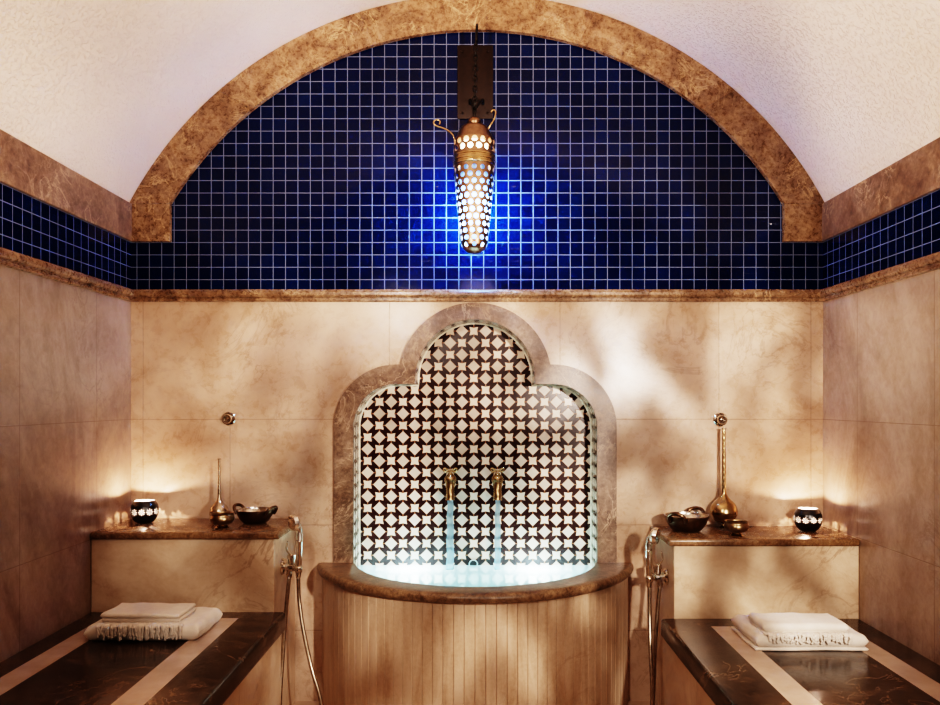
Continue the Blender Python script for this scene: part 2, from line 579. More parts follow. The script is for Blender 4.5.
for s in range(NS):
    pr = []
    for f, inset in ((0.02, .0015), (.06, 0), (.5, 0), (.94, 0), (.98, .0015)):
        pr.append(arc_pt(OC, WR - inset, (s + f) / NS))
    fv = [(bm.verts.new(p + Vector((0, 0, 0)) - off), bm.verts.new(p + Vector((0, 0, RZ - RT + .004)) - off)) for p in pr]
    q = arc_pt(OC, WR - .004, (s + 1.0) / NS); q2 = arc_pt(OC, WR - .004, s / NS)
    fv = [(bm.verts.new(q2 - off), bm.verts.new(q2 + Vector((0, 0, RZ - RT + .004)) - off))] + fv + [(bm.verts.new(q - off), bm.verts.new(q + Vector((0, 0, RZ - RT + .004)) - off))]
    for a, b in zip(fv, fv[1:]): bm.faces.new((a[0], b[0], b[1], a[1]))
obj('stave_cladding', bm, m_stave, basin)
# inside of the pool
bm = bmesh.new(); ZB = tb + .005
top = [bm.verts.new(arc_pt(IC, IR + .012, i / 40) + Vector((0, 0, RZ - .01)) - off) for i in range(41)]
bot = [bm.verts.new(arc_pt(IC, IR + .012, i / 40) + Vector((0, 0, ZB)) - off) for i in range(41)]
for i in range(40): bm.faces.new((top[i], top[i + 1], bot[i + 1], bot[i]))
nb = [bm.verts.new(Vector((NX + sx * px(121.6), yy, ZB)) - off) for sx, yy in ((1, 0), (1, ND), (-1, ND), (-1, 0))]
bm.faces.new(bot + nb)
obj('pool_lining', bm, m_plaster, basin)
bm = bmesh.new()
WZ = zr(-.697)
Mh = Matrix.Translation(V(473.3, 564, -ND + .004) - off) @ Matrix.Rotation(pi / 2, 4, 'X')
add_lathe(bm, [(0, .002), (.0155, .002), (.0155, .0)], 28, Mh)
dr = obj('overflow_drain', bm, m_drain, basin)
bm = bmesh.new(); add_lathe(bm, [(.0155, .0), (.0155, .004), (.017, .005), (.0185, .003), (.019, .0)], 28, Mh); obj('drain_ring', bm, m_plaster, dr, True)

# water in the basin
bm = bmesh.new()
pl = [arc_pt(IC, IR + .008, i / 40) for i in range(41)] + [Vector((NX + px(121.4), .0, 0)), Vector((NX + px(121.4), ND - .002, 0)), Vector((NX - px(121.4), ND - .002, 0)), Vector((NX - px(121.4), 0, 0))]
bm.faces.new([bm.verts.new(p + Vector((0, 0, WZ)) - Vector((NX, -.15, WZ))) for p in pl])
o = obj('pool_water', bm, m_water, None, loc=(NX, -.15, WZ))
tag(o, 'glowing turquoise water filling the half-round fountain basin', 'water', None, 'stuff')

# ------------------------------------------------------------------ taps and falling water
TD = -.065


def make_tap(loc, label):
    t = thing('brass_tap', label, 'tap', loc, 'brass taps in the niche')
    W = ND + TD                                       # distance from spout axis to the mosaic
    bm = bmesh.new()                                  # flange and body
    R = Matrix.Translation((0, W + .001, 0)) @ Matrix.Rotation(pi / 2, 4, 'X')
    add_lathe(bm, [(0, 0), (.018, 0), (.018, .004), (.011, .008), (.010, W - .012), (.0, W - .008)], 24, R)
    obj('wall_flange', bm, m_brass_dark, t, 'auto')
    bm = bmesh.new()
    pts = smooth_path([(0, .004, .052), (0, .002, .034), (0, -.001, .012), (0, -.006, -.012), (0, -.012, -.032), (0, -.014, -.056)], 6)
    prof = [1.28 * q for q in (.0085, .0088, .010, .012, .0145, .017, .0185, .0195, .0198, .0192, .018, .017, .016, .0155, .015, .0148, .0145, .0142, .0138, .0138, .0136, .0135, .0135, .0134, .0134, .0134, .0134, .0134, .0136, .0145, .0145)]
    add_tube(bm, pts, prof[:len(pts)], 20)
    obj('spout', bm, m_brass, t, 'auto')
    bm = bmesh.new()
    add_lathe(bm, [(0, 0), (.0088, 0), (.0095, .003), (.007, .006), (.005, .010), (.005, .016), (.0, .018)], 20, Matrix.Translation((0, .004, .05)))
    obj('valve_stem', bm, m_brass_dark, t, 'auto')
    bm = bmesh.new()
    for s in (-1, 1):
        add_tube(bm, smooth_path([(0, .004, .063), (s * .012, .004, .066), (s * .02, .004, .072), (s * .027, .004, .071), (s * .026, .004, .063), (s * .017, .004, .058), (s * .004, .004, .061)], 4), .0036, 8)
    obj('butterfly_handle', bm, m_brass, t, True)
    return t


tl = V(450.3, 486, TD); trr = V(497.5, 486, TD)
tap0 = make_tap(tl, 'left brass tap of the two in the mosaic niche, butterfly handle, pouring water')
copy_tree(tap0, trr, 'right brass tap of the two in the mosaic niche, butterfly handle, pouring water')


def make_stream(x, z0, label, w):
    bm = bmesh.new(); y = -TD - .014 - .0
    pts = [(0.002 * sin(k * 1.3), -.003 * (1 - (k / 14)) - .002, (z0 - WZ) * (1 - k / 14) + .001) for k in range(15)]
    rr = [w * (.72 + .25 * (k / 14) ) for k in range(15)]
    add_tube(bm, pts, rr, 12, flat=.45)
    o = obj('water_stream', bm, m_stream, None, True, loc=(x, -TD - .012, WZ))
    return tag(o, label, 'water stream', 'water streams from the taps')


make_stream(tl.x, tl.z - .056, 'bluish ribbon of water falling from the left brass tap', .0165)
make_stream(trr.x, trr.z - .056, 'pale ribbon of water falling from the right brass tap', .0135)

# ------------------------------------------------------------------ ledges and benches
def ledge(s, d, xin, zt, label, labels=None):
    """s -1 left, +1 right; d front distance, xin inner end, zt top height above eye"""
    x0, x1 = (-HW + .001, xin) if s < 0 else (xin, HW - .001)
    loc = Vector(((x0 + x1) / 2, -d / 2, 0)); t = thing('stone_ledge', label, 'ledge', loc)
    bm = bmesh.new(); add_box(bm, Vector((x0, -d, 0)) - loc, Vector((x1, -.001, zr(zt) - .026)) - loc, .003)
    obj('marble_body', bm, m_clad, t)
    bm = bmesh.new()
    a, b = (x0, x1 + .022) if s < 0 else (x0 - .022, x1)
    add_box(bm, Vector((a, -d - .013, zr(zt) - .026)) - loc, Vector((b, -.001, zr(zt))) - loc, .008, 4)
    obj('top_slab', bm, m_emp_dark, t, 'auto')
    return t


LZ, RZ2 = -.477, -.507
ledge(-1, .324, -.734, LZ, 'left marble ledge with brown stone top, holding the left candle bowl')
ledge(1, .295, .72, RZ2, 'right marble ledge with brown stone top, holding the tall vase')


def bench(s, d, xin, zt, stripes, ys, label):
    x0, x1 = (-HW + .001, xin) if s < 0 else (xin, HW - .001)
    y1 = -2.35
    loc = Vector(((x0 + x1) / 2, -d, 0)); t = thing('stone_bench', label, 'bench', loc)
    st = [v - loc.x for v in stripes]
    m = marble('dark_marble_' + ('left' if s < 0 else 'right'), DARK, (.24, .15, .085), 6, .06, .7, 4, veinw=.014, fine=.5,
               extra=bench_extra(*st, -ys + d), rvar=.3, stretch=(.7, 1.4, 1))
    m.node_tree.nodes['Principled BSDF'].inputs['Specular IOR Level'].default_value = .28
    bm = bmesh.new()
    i0, i1 = (x0, x1 - .02) if s < 0 else (x0 + .02, x1)
    add_box(bm, Vector((i0, y1 + .02, 0)) - loc, Vector((i1, -d, zr(zt) - .07)) - loc, .003)
    obj('marble_base', bm, m_clad, t)
    bm = bmesh.new()
    add_box(bm, Vector((x0, y1, zr(zt) - .07)) - loc, Vector((x1, -d, zr(zt))) - loc, .014, 4)
    obj('seat_slab', bm, m, t, 'auto')
    return t


BZL, BZR = -.763, -.795
bench(-1, .326, -.688, BZL, [-1.31, -1.231, -.917, -.834], .415, 'left dark marble bench with two pale inlaid stripes, below the left ledge')
bench(1, .297, .669, BZR, [.822, .902, 1.219, 1.296], .405, 'right dark marble bench with two pale inlaid stripes, below the right ledge')

# ------------------------------------------------------------------ towels
def folded_slab(bm, x0, x1, y0, y1, layers, seed, soft=1.):
    """a towel folded flat: layers (z0, z1, front inset, left inset) with rounded folds, pinched soft ends, slight puffiness"""
    rnd = random.Random(seed); nx = 36; ztop = layers[-1][1]
    ph = [rnd.uniform(0, 6) for _ in range(6)]
    for za, zb, fy, fx in layers:
        rr = (zb - za) / 2; zc = (za + zb) / 2; ya, yb = y0 + fy, y1 - rnd.uniform(0, .006); m = 16; pr = []
        ry = min(rr, .018)
        for j in range(13): t = pi / 2 + pi * j / 12; pr.append((ya + ry + ry * cos(t), zc + rr * sin(t)))
        for j in range(1, m): pr.append((ya + ry + (yb - ya - 2 * ry) * j / m, za))
        for j in range(13): t = -pi / 2 + pi * j / 12; pr.append((yb - ry + ry * cos(t), zc + rr * sin(t)))
        for j in range(1, m): pr.append((yb - ry - (yb - ya - 2 * ry) * j / m, zb))
        rings = []; xa, xb = x0 + fx, x1 - rnd.uniform(0, .004)
        for i in range(nx + 1):
            f = i / nx; e = min(f, 1 - f) * (xb - xa)
            # ease the rings together near the ends so the ends are rounded over
            f = .5 - .5 * cos(pi * f); x = xa + (xb - xa) * f; e = min(x - xa, xb - x) / max(rr * .9, .004)
            sq = sqrt(max(0, 1 - (1 - min(e, 1)) ** 2)) * .92 + .08
            ring = []
            for y, z in pr:
                up = z / ztop
                dz = soft * up * (.0016 * sin(40 * x + ph[0] + y * 17) + .0015 * sin(y * 45 + ph[1] + x * 12) + .001 * sin(95 * x + ph[4]))
                ring.append(bm.verts.new((x + .002 * sin(y * 40 + ph[2]), y + .0025 * sin(x * 25 + ph[3]) * soft, max(.0, zc + (z - zc) * sq + dz))))
            rings.append(ring)
        for A, B in zip(rings, rings[1:]):
            for j in range(len(A)): bm.faces.new((A[j], A[(j + 1) % len(A)], B[(j + 1) % len(B)], B[j]))
        bm.faces.new(rings[0]); bm.faces.new(rings[-1])


def fringe(bm, x0, x1, y, z, drop, n, seed, bulge=.004):
    rnd = random.Random(seed)
    for i in range(n):
        x = x0 + (x1 - x0) * (i + .5) / n + rnd.uniform(-.002, .002)
        a = rnd.uniform(-.007, .007); dr = drop * rnd.uniform(.6, 1.05); b = rnd.uniform(0, bulge)
        pts = smooth_path([(x, y + .012, z), (x + a * .2, y - .002 - b, z - .003), (x + a * .6 + rnd.uniform(-.003, .003), y - .004 - b, z - dr * .4), (x + a, y - .004 - b * .6, z - dr * .75), (x + a * 1.3 + rnd.uniform(-.004, .004), y - .004, z - dr)], 3)
        k = len(pts)
        add_tube(bm, pts, [.0033 + .0010 * sin(j * 1.9 + i) for j in range(k)], 5)


def towels(xl0, xl1, yl0, yl1, xu0, xu1, yu0, yu1, zb, hl, hu, side, seed, place):
    c = Vector(((xl0 + xl1) / 2, (yl0 + yl1) / 2, zb)); w, dpt = xl1 - xl0, yl1 - yl0
    bm = bmesh.new(); folded_slab(bm, -w / 2, w / 2, -dpt / 2, dpt / 2, [(0, hl, 0, 0)] if side > 0 else [(0, .010, .002, .0), (.009, hl, 0, .003)], seed)
    o = obj('folded_towel', bm, m_towel, None, True, loc=c)
    tag(o, 'larger white folded towel lying flat on the %s bench, lower of the pair' % place, 'towel', 'folded towels on the benches')
    c2 = Vector(((xu0 + xu1) / 2, (yu0 + yu1) / 2, zb + hl + .002)); w, dpt = xu1 - xu0, yu1 - yu0
    t = thing('fringed_towel', 'smaller white folded towel with fringe, on top of the larger towel on the %s bench' % place, 'towel', c2, 'folded towels on the benches')
    bm = bmesh.new(); folded_slab(bm, -w / 2, w / 2, -dpt / 2, dpt / 2, [(0, hu * .55, .003, .002), (hu * .5, hu, 0, 0)] if side > 0 else [(0, hu, 0, 0)], seed + 5, .6)
    obj('folded_cloth', bm, m_towel, t, True)
    return t, w, dpt


t, w, dp = towels(-1.238, -.874, -.680, -.455, -1.196, -.943, -.662, -.515, zr(BZL), .052, .028, 1, 3, 'left')
bm = bmesh.new(); fringe(bm, -w / 2 - .0, w / 2 + .012, -dp / 2 - .021, .0005, .047, 62, 8)
add_box(bm, (-w / 2, -dp / 2 - .02, -.0015), (w / 2, dp / 2 - .02, .001)); obj('fringe', bm, m_towel, t, True)
t, w, dp = towels(.880, 1.238, -.672, -.436, .911, 1.184, -.655, -.515, zr(BZR), .052, .028, -1, 23, 'right')
bm = bmesh.new(); fringe(bm, -w / 2 + .01, w / 2 - .0, -dp / 2 - .020, .0005, .028, 56, 18)
add_box(bm, (-w / 2, -dp / 2 - .02, -.0015), (w / 2, dp / 2 - .02, .001)); obj('fringe', bm, m_towel, t, True)

# ------------------------------------------------------------------ candle bowls (black, daisy cut-outs)
def interp(prof, z):
    for (r0, z0), (r1, z1) in zip(prof, prof[1:]):
        if z0 <= z <= z1: return r0 + (r1 - r0) * (z - z0) / (z1 - z0)
    return prof[-1][0]


def spline_prof(p, n=8):
    q = smooth_path([(a, b, 0) for a, b in p], n)
    return [(v.x, v.y) for v in q]


def pierced(bm, prof, n, hole, mat=None):
    """lathe with the faces for which hole(angle, radius, z) holds left out"""
    rings = [[bm.verts.new((r * cos(2 * pi * i / n), r * sin(2 * pi * i / n), z)) for i in range(n)] for r, z in prof]
    for k in range(len(prof) - 1):
        zc = (prof[k][1] + prof[k + 1][1]) / 2; rc = (prof[k][0] + prof[k + 1][0]) / 2
        for i in range(n):
            if hole(2 * pi * (i + .5) / n, rc, zc): continue
            j = (i + 1) % n; bm.faces.new((rings[k][i], rings[k][j], rings[k + 1][j], rings[k + 1][i]))
    loose = [v for v in bm.verts if not v.link_faces]
    bmesh.ops.delete(bm, geom=loose, context='VERTS')


BH, BR = .086, .0525
shape = spline_prof([(.026, 0), (.036, .006), (.047, .022), (BR, .044), (.0495, .066), (.042, .080), (.0365, BH)], 3)
fine = [(interp(shape, BH * k / 120), BH * k / 120) for k in range(121)]
NF = 11


def daisy(a, r, z):
    k = a / (2 * pi) * NF; da = (k - math.floor(k) - .5) / NF * 2 * pi * BR
    dz = z - .046; rr = sqrt(da * da + dz * dz); t = atan2(dz, da)
    if rr < .0020: return True
    if rr > .0145: return False
    q = round(t / (pi / 4)) * pi / 4; u = da * cos(q) + dz * sin(q) - .0085; v = -da * sin(q) + dz * cos(q)
    return (u / .0047) ** 2 + (v / .0018) ** 2 < 1


bowl = thing('candle_bowl', 'black candle bowl with white daisy cut-outs on the left ledge, glowing inside', 'candle holder', (0, 0, 0), 'daisy candle bowls')
bm = bmesh.new(); pierced(bm, fine, 560, daisy); obj('pierced_shell', bm, m_black, bowl, True)
bm = bmesh.new(); add_lathe(bm, [(0, .004), (.022, .004), (.034, .008)] + [(interp(shape, z) - .0022, z) for z in (.014, .022, .03)], 48)
pierced(bm, [(r - .0008, z) for r, z in fine if .0296 < z < .0625], 560, daisy)
add_lathe(bm, [(interp(shape, z) - .0022, z) for z in (.062, .068, .075, .081)] + [(.0350, .0858), (.0363, .0862), (.0368, .0855)], 48)
obj('white_liner', bm, m_white, bowl, True)
c1 = V(144.6, 522.0, .115); c2 = V(808, 530.2, .122)
c1.z = zr(LZ) + .0005; c2.z = zr(RZ2) + .0005
bowl.location = c1; bowl.rotation_euler = (0, 0, radians(3))
copy_tree(bowl, c2, 'black candle bowl with white daisy cut-outs on the right ledge, glowing inside', radians(-8))

# ------------------------------------------------------------------ vessels on the ledges
def vase(loc, label, hgt, rb, neck0, neck1, mat, foot=True, bulb_h=.1):
    t = thing('sprinkler_vase', label, 'vase', loc)
    z0 = .022 if foot else .002
    bp = spline_prof([(.010, z0), (rb * .62, z0 + bulb_h * .05), (rb * .97, z0 + bulb_h * .28), (rb, z0 + bulb_h * .44), (rb * .82, z0 + bulb_h * .66), (rb * .42, z0 + bulb_h * .85), (neck0 * 1.35, z0 + bulb_h * .99), (neck0 * 1.05, z0 + bulb_h * 1.15)], 6)
    bm = bmesh.new(); add_lathe(bm, [(0, z0)] + bp, 40); obj('bulb', bm, mat, t, True)
    bm = bmesh.new(); zs = z0 + bulb_h * 1.13
    pr = []
    for k in range(33):
        f = k / 32; r = neck0 + (neck1 - neck0) * f + (.0007 if k % 3 == 0 else 0)
        pr.append((r, zs + (hgt - zs) * f))
    pr += [(neck1 * 1.7, hgt), (neck1 * 1.7, hgt + .003), (neck1 * .6, hgt + .003), (neck1 * .55, hgt - .01)]
    add_lathe(bm, pr, 20); obj('neck', bm, mat, t, 'auto')
    if foot:
        bm = bmesh.new(); add_lathe(bm, [(0, 0), (.024, 0), (.0245, .003), (.018, .006), (.009, .011), (.0075, .016), (.011, .0225), (.0, .024)], 32)
        obj('foot', bm, mat, t, 'auto')
    return t


p = V(723.8, 527, .062); p.z = zr(RZ2)
vase(p, 'tall brass sprinkler vase with round belly and thin neck on the right ledge', .392, .053, .0085, .0058, m_brass, True, .112)
p = V(219.2, 521.6, .075); p.z = zr(LZ)
vase(p, 'short silvery sprinkler vase with thin neck behind the cup on the left ledge',   .243, .037, .0062, .0042, m_silver, False, .085)


def cup(loc, label, r, h):
    t = thing('brass_cup', label, 'cup', loc, 'footed brass cups')
    pr = spline_prof([(r * .5, h * .26), (r * .85, h * .36), (r * 1.03, h * .56), (r * 1.02, h * .74), (r * .95, h * .9), (r, h)], 5)
    bm = bmesh.new(); add_lathe(bm, [(0, h * .26)] + pr + [(r * .97, h)] + [(a - .0025, z) for a, z in pr[::-1]] + [(0, h * .32)], 40)
    obj('cup_bowl', bm, m_brass_dark, t, 'auto')
    bm = bmesh.new(); add_lathe(bm, [(0, 0), (r * .58, 0), (r * .6, h * .04), (r * .5, h * .1), (r * .4, h * .18), (r * .46, h * .262), (0, h * .27)], 36)
    obj('foot', bm, m_brass, t, 'auto')
    return t


p = V(222.1, 528, .24); p.z = zr(LZ); cup1 = cup(p, 'small footed brass cup at the front of the left ledge', .043, .056)
p = V(736.5, 536, .235); p.z = zr(RZ2); copy_tree(cup1, p, 'small footed brass cup in front of the tall vase on the right ledge')


def pan(loc, label, rot):
    t = thing('handled_bowl', label, 'bowl', loc, 'two-handled bowls', rot)
    R, h = .0715, .052
    out = spline_prof([(.036, 0), (.046, .005), (.060, .022), (.0695, .042), (R, h)], 6)
    bm = bmesh.new(); add_lathe(bm, [(0, 0)] + out + [(R + .002, h + .0015), (R - .0015, h + .002)], 48); obj('outer_shell', bm, m_blackpan, t, 'auto')
    inn = [(a - .003, z + .003) for a, z in out[::-1]]; inn[0] = (R - .0015, h + .002)
    bm = bmesh.new(); add_lathe(bm, inn + [(0, .003)], 48); obj('inner_lining', bm, m_tin, t, True)
    for s in (-1, 1):
        bm = bmesh.new()
        pts = [(s * .067, -.026, .036), (s * .076, -.027, .050), (s * .083, -.022, .060), (s * .088, -.009, .066), (s * .088, .009, .066), (s * .083, .022, .060), (s * .076, .027, .050), (s * .067, .026, .036)]
        add_tube(bm, smooth_path(pts, 5), .0062, 10)
        obj('loop_handle', bm, m_blackpan, t, True)
    return t


p = V(255.2, 523, .125); p.z = zr(LZ); pan1 = pan(p, 'dark copper two-handled bowl beside the small cup on the left ledge', radians(-22))
p = V(686.5, 531, .13); p.z = zr(RZ2); pan2 = copy_tree(pan1, p, 'dark copper two-handled bowl left of the tall vase on the right ledge', radians(52)); pan2.scale = (1.17, 1.17, 1.17)

# ------------------------------------------------------------------ wall valves (round chrome)
def valve(px_, py_, label):
    p = V(px_, py_, 0); t = thing('wall_valve', label, 'valve', (p.x, -.0, p.z), 'round wall valves')
    R = Matrix.Rotation(pi / 2, 4, 'X')
    bm = bmesh.new(); add_lathe(bm, [(0, 0), (.028, 0), (.0285, .003), (.026, .006), (.0215, .007), (.0215, .006)], 40, R, False, True); obj('escutcheon', bm, m_chrome, t, 'auto')
    bm = bmesh.new(); add_lathe(bm, [(.0185, .004), (.0185, .022), (.0165, .026), (.011, .026), (.0105, .022), (.008, .022), (.006, .026), (0, .027)], 40, R); obj('knob', bm, m_chrome, t, 'auto')
    return t


valve(228.6, 418.7, 'round chrome wall valve above the left ledge')
valve(720.3, 419.6, 'round chrome wall valve above the tall vase on the right')

# ------------------------------------------------------------------ hand showers on the inner ends of the ledges
def shower(s, xface, d, pix, label):
    """s = +1: wall faces +x (left ledge); pix: photo positions of the parts"""
    def P(q, dd=0): return V(q[0], q[1], d + dd)
    base = P(pix['rose']); base.x = xface
    t = thing('hand_shower', label, 'shower', base, 'chrome hand showers')
    T = lambda v: Vector(v) - base
    RX = Matrix.Rotation(s * pi / 2, 4, 'Y')
    bm = bmesh.new(); add_lathe(bm, [(0, 0), (.032, 0), (.033, .004), (.029, .010), (.018, .013), (0, .012)], 36, RX); obj('wall_rose', bm, m_chrome, t, 'auto')
    bm = bmesh.new()
    body = P(pix['hold']); bx = body.x - xface
    add_lathe(bm, [(0, .008), (.016, .008), (.016, .03), (.0185, .032), (.0185, abs(bx) * .6), (.013, abs(bx) * .65), (.013, abs(bx) - .012), (0, abs(bx) - .01)], 28, RX)
    up = Matrix.Translation((s * .036, 0, .0))
    add_lathe(bm, [(0, .0), (.0135, .0), (.0135, .028), (.0165, .030), (.0165, .044), (.010, .049), (0, .049)], 24, up)
    dn = Matrix.Translation((s * .028, -.004, -.04)); add_lathe(bm, [(0, 0), (.0095, 0), (.0115, .012), (.010, .016), (.010, .042), (0, .042)], 20, dn)
    obj('mixer_body', bm, m_chrome, t, 'auto')
    bm = bmesh.new()
    lv = [(s * .036, 0, .044), (s * .024, -.004, .054), (s * .018, -.008, .072), (s * .024, -.012, .096)]
    add_tube(bm, smooth_path(lv, 6), .0062, 8, flat=.6); obj('lever', bm, m_chrome, t, True)
    # holder clip
    hb, ht = T(P(pix['hand0'], .03)), T(P(pix['hand1'], .045))
    bm = bmesh.new(); q = hb.lerp(ht, .2)
    add_tube(bm, [Vector((s * (abs(bx) - .03), -.006, q.z)), q + Vector((s * .006, 0, 0))], .0095, 14)
    add_tube(bm, [q - (ht - hb) * .06, q + (ht - hb) * .10], .0135, 16); obj('holder', bm, m_chrome, t, True)
    # handset: handle, head
    h = thing_part = bpy.data.objects.new('handset', None); C.objects.link(h); h.parent = t
    bm = bmesh.new(); mid = hb.lerp(ht, .5)
    add_tube(bm, smooth_path([hb, hb.lerp(ht, .33), hb.lerp(ht, .7), ht], 5), [.0095, .0098, .0100, .0104, .0108, .0112, .0114, .0116, .0118, .0120, .0122, .0124, .0125, .0126, .0128, .0130], 16)
    obj('grip', bm, m_chrome, h, True)
    c = T(P(pix['head'], .055)); face = Vector(pix['face']).normalized()
    q = face.to_track_quat('Z', 'Y').to_matrix().to_4x4()
    bm = bmesh.new()
    R = .031
    add_lathe(bm, [(0, -.022), (.012, -.021), (.023, -.015), (.032, -.005), (R, .004), (R - .001, .009), (R - .004, .010), (R - .006, .008), (0, .009)], 32, Matrix.Translation(c) @ q)
    neck = c - face * .010
    add_tube(bm, smooth_path([ht, ht.lerp(neck, .5) - face * .006, neck], 6), [.013] * 7 + [.0145] * 6, 14)
    obj('spray_head', bm, m_silverhead, h, 'auto')
    # hose from the mixer outlet, down in a loop and up to the handle
    bm = bmesh.new()
    pts = [Vector((s * .028, -.004, -.036))] + [T(V(q[0], q[1], d + q[2])) for q in pix['hose']] + [hb]
    add_tube(bm, smooth_path(pts, 8), .0074, 10)
    obj('hose', bm, m_steel_hose, t, True)
    return t


shower(1, -.734, .21, dict(rose=(282, 566.5), hold=(301, 566.5), hand0=(298.3, 577), hand1=(299.5, 540), head=(293.5, 523), face=(-.72, -.66, -.02),
       hose=[(286, 610, .0), (282.5, 660, .02), (280, 705, .05), (282, 745, .08), (300, 768, .12), (322, 742, .14), (321, 703, .13), (311.5, 668, .11), (303.4, 630, .06), (299.2, 600, .03)]),
       'left chrome hand shower with hanging hose, fixed beside the left ledge')
shower(-1, .72, .19, dict(rose=(668, 576.5), hold=(647, 578), hand0=(649.5, 587), hand1=(648.8, 549), head=(655.5, 536), face=(.84, -.5, -.1),
       hose=[(657.5, 610, .0), (655, 650, .02), (653, 705, .05), (652, 750, .08), (650, 775, .10), (649.5, 750, .12), (652.2, 700, .12), (650.5, 650, .08), (649.6, 615, .04)]),
       'right chrome hand shower with hanging hose, fixed beside the right ledge')

# ------------------------------------------------------------------ the hanging wall lamp
LD = .125
LK = (1 - LD / D) / S
lz = lambda y: H + (CY - y) * LK
lc = V(474.3, 254, LD)
lamp = thing('moorish_lamp', 'pierced copper lamp hanging from a dark iron plate on the blue mosaic, glowing blue-white', 'wall lamp', (lc.x, -LD, lz(254)))
lb = Vector(lamp.location)
prL = lambda rows: [(r * LK, lz(y) - lb.z) for y, r in rows]
# mounting plate on the wall
bm = bmesh.new(); a, b = V(457.5, 119, .004), V(493.0, 45.5, .004)
add_box(bm, Vector((a.x, -.007, a.z)) - lb, Vector((b.x, -.0005, b.z)) - lb, .002)
for q in ((462, 113), (488, 113), (462, 51), (488, 51)):
    v = V(*q, .007) - lb
    add_lathe(bm, [(.006, 0), (.005, .003), (0, .005)], 14, Matrix.Translation(v) @ Matrix.Rotation(pi / 2, 4, 'X'))
obj('mounting_plate', bm, m_iron, lamp, 'auto')
# hook and rod bracket coming off the plate and the arch
bm = bmesh.new()
hk = [V(477, 31, .022), V(477, 30, .05), V(477.2, 27, .075), V(477, 24.5, .09), V(476.6, 27, .105), V(476.4, 33, .115), V(476.4, 39, .115), V(476.6, 42, .105)]
add_tube(bm, [v - lb for v in smooth_path(hk, 5)], .0045, 8)
obj('hook', bm, m_ironblack, lamp, True)
bm = bmesh.new()
z0_, z1_ = lz(38), lz(117); nl = 15
for i in range(nl):
    zc = z0_ + (z1_ - z0_) * (i + .5) / nl; hl = abs(z1_ - z0_) / nl * .68
    pts = []
    for k in range(16):
        t = 2 * pi * k / 16; u, w = .0075 * cos(t), hl * sin(t)
        pts.append(Vector((lc.x + (u if i % 2 else 0) + .006 * (1 - i / nl), -LD + .012 * (1 - i / nl) + (0 if i % 2 else u), zc + w)) - lb)
    add_tube(bm, pts, .0028, 6, closed=True)
obj('chain', bm, m_ironblack, lamp, True)
bm = bmesh.new()                                          # bracket strap that carries the lamp off the plate
br = [V(470, 104, .007), V(470, 100, .03), V(471, 101, .07), V(473, 108, .11), V(474.3, 116, LD)]
add_tube(bm, [v - lb for v in smooth_path(br, 6)], .005, 8)
br = [V(483, 104, .007), V(483, 100, .03), V(481, 101, .07), V(476, 108, .11), V(474.3, 116, LD)]
add_tube(bm, [v - lb for v in smooth_path(br, 6)], .005, 8)
obj('bracket', bm, m_ironblack, lamp, True)
# cap with knob
bm = bmesh.new(); add_lathe(bm, prL([(117, 0), (117.3, 2.5), (118.5, 4.8), (120.5, 6.6), (122.5, 7.0), (124.5, 6.0), (125.5, 5.6), (126, 10.5), (127, 12.6), (130, 14.6), (134, 16.4), (138, 18.4), (140.5, 20.2), (141.5, 20.4)]), 40)
obj('domed_cap', bm, m_copper, lamp, 'auto')


def dots(rows):
    """rows: (z, count, phase, radius, lamp radius)"""
    def f(a, r, z):
        for zc, n, phs, hr in rows:
            dz = z - zc
            if abs(dz) > hr: continue
            k = a / (2 * pi) * n + phs; da = (k - math.floor(k) - .5) / n * 2 * pi * r
            if da * da + dz * dz < hr * hr: return True
        return False
    return f


def densify(rows, step):
    pr = prL(rows)[::-1]; z0, z1 = pr[0][1], pr[-1][1]; n = int((z1 - z0) / step)
    return [(interp(pr, z0 + (z1 - z0) * k / n), z0 + (z1 - z0) * k / n) for k in range(n + 1)]


zl = lambda y: lz(y) - lb.z
bm = bmesh.new(); pierced(bm, densify([(141.3, 20.4), (150, 20.5), (156.5, 20.5)], .0011), 440, dots([(zl(144.8), 15, .2, .0108), (zl(151.4), 15, .7, .0108)]))
obj('upper_gallery', bm, m_copper, lamp, True)
bm = bmesh.new(); add_lathe(bm, prL([(156.3, 20.4), (157, 21.4), (158.2, 21.4), (158.8, 20.7), (160.2, 20.7), (160.8, 21.6), (162.4, 21.6), (163, 20.8), (164.4, 20.8), (165, 21.4), (166.4, 21.2), (167, 20.2)]), 56)
obj('collar_band', bm, m_brass, lamp, 'auto')
body = [(166.8, 20.2), (178, 19.6), (192, 18.6), (206, 17.2), (220, 15.8), (232, 14.6), (241, 13.8), (246, 12.8), (249.5, 10.6), (252, 7.4), (253.6, 3.6), (254, .05)]
rows = []
for k in range(12):
    y = 172.0 + k * 6.75
    n = (15, 15, 15, 15, 15, 15, 14, 14, 13, 12, 11, 9)[k]
    rows.append((zl(y), n, .25 + .5 * (k % 2), (.0090 if k < 8 else .0084) if k < 11 else .0074))
bm = bmesh.new(); pierced(bm, densify(body, .0011), 440, dots(rows))
obj('pierced_body', bm, m_copper, lamp, True)


def glow(name, col, strength, y0, w):
    m, nt, b = newmat(name)
    vec, x, y, z = coords(nt)
    b.inputs['Base Color'].default_value = (.3, .5, .9, 1)
    dz = ((z - y0) / w).abs()
    e = ((1 - dz.step(0, 1)) + .02) * (y.step(.0, .04) * .98 + .02)     # glow pushed to the wall side to strengthen the blue halo
    top = z.step(zl(166), zl(158))
    nt.links.new(mix(nt, top, col, (1., .80, .58)), b.inputs['Emission Color'])
    e = e + top * .006
    nt.links.new((e * strength).s, b.inputs['Emission Strength'])
    b.inputs['Roughness'].default_value = .6
    return m


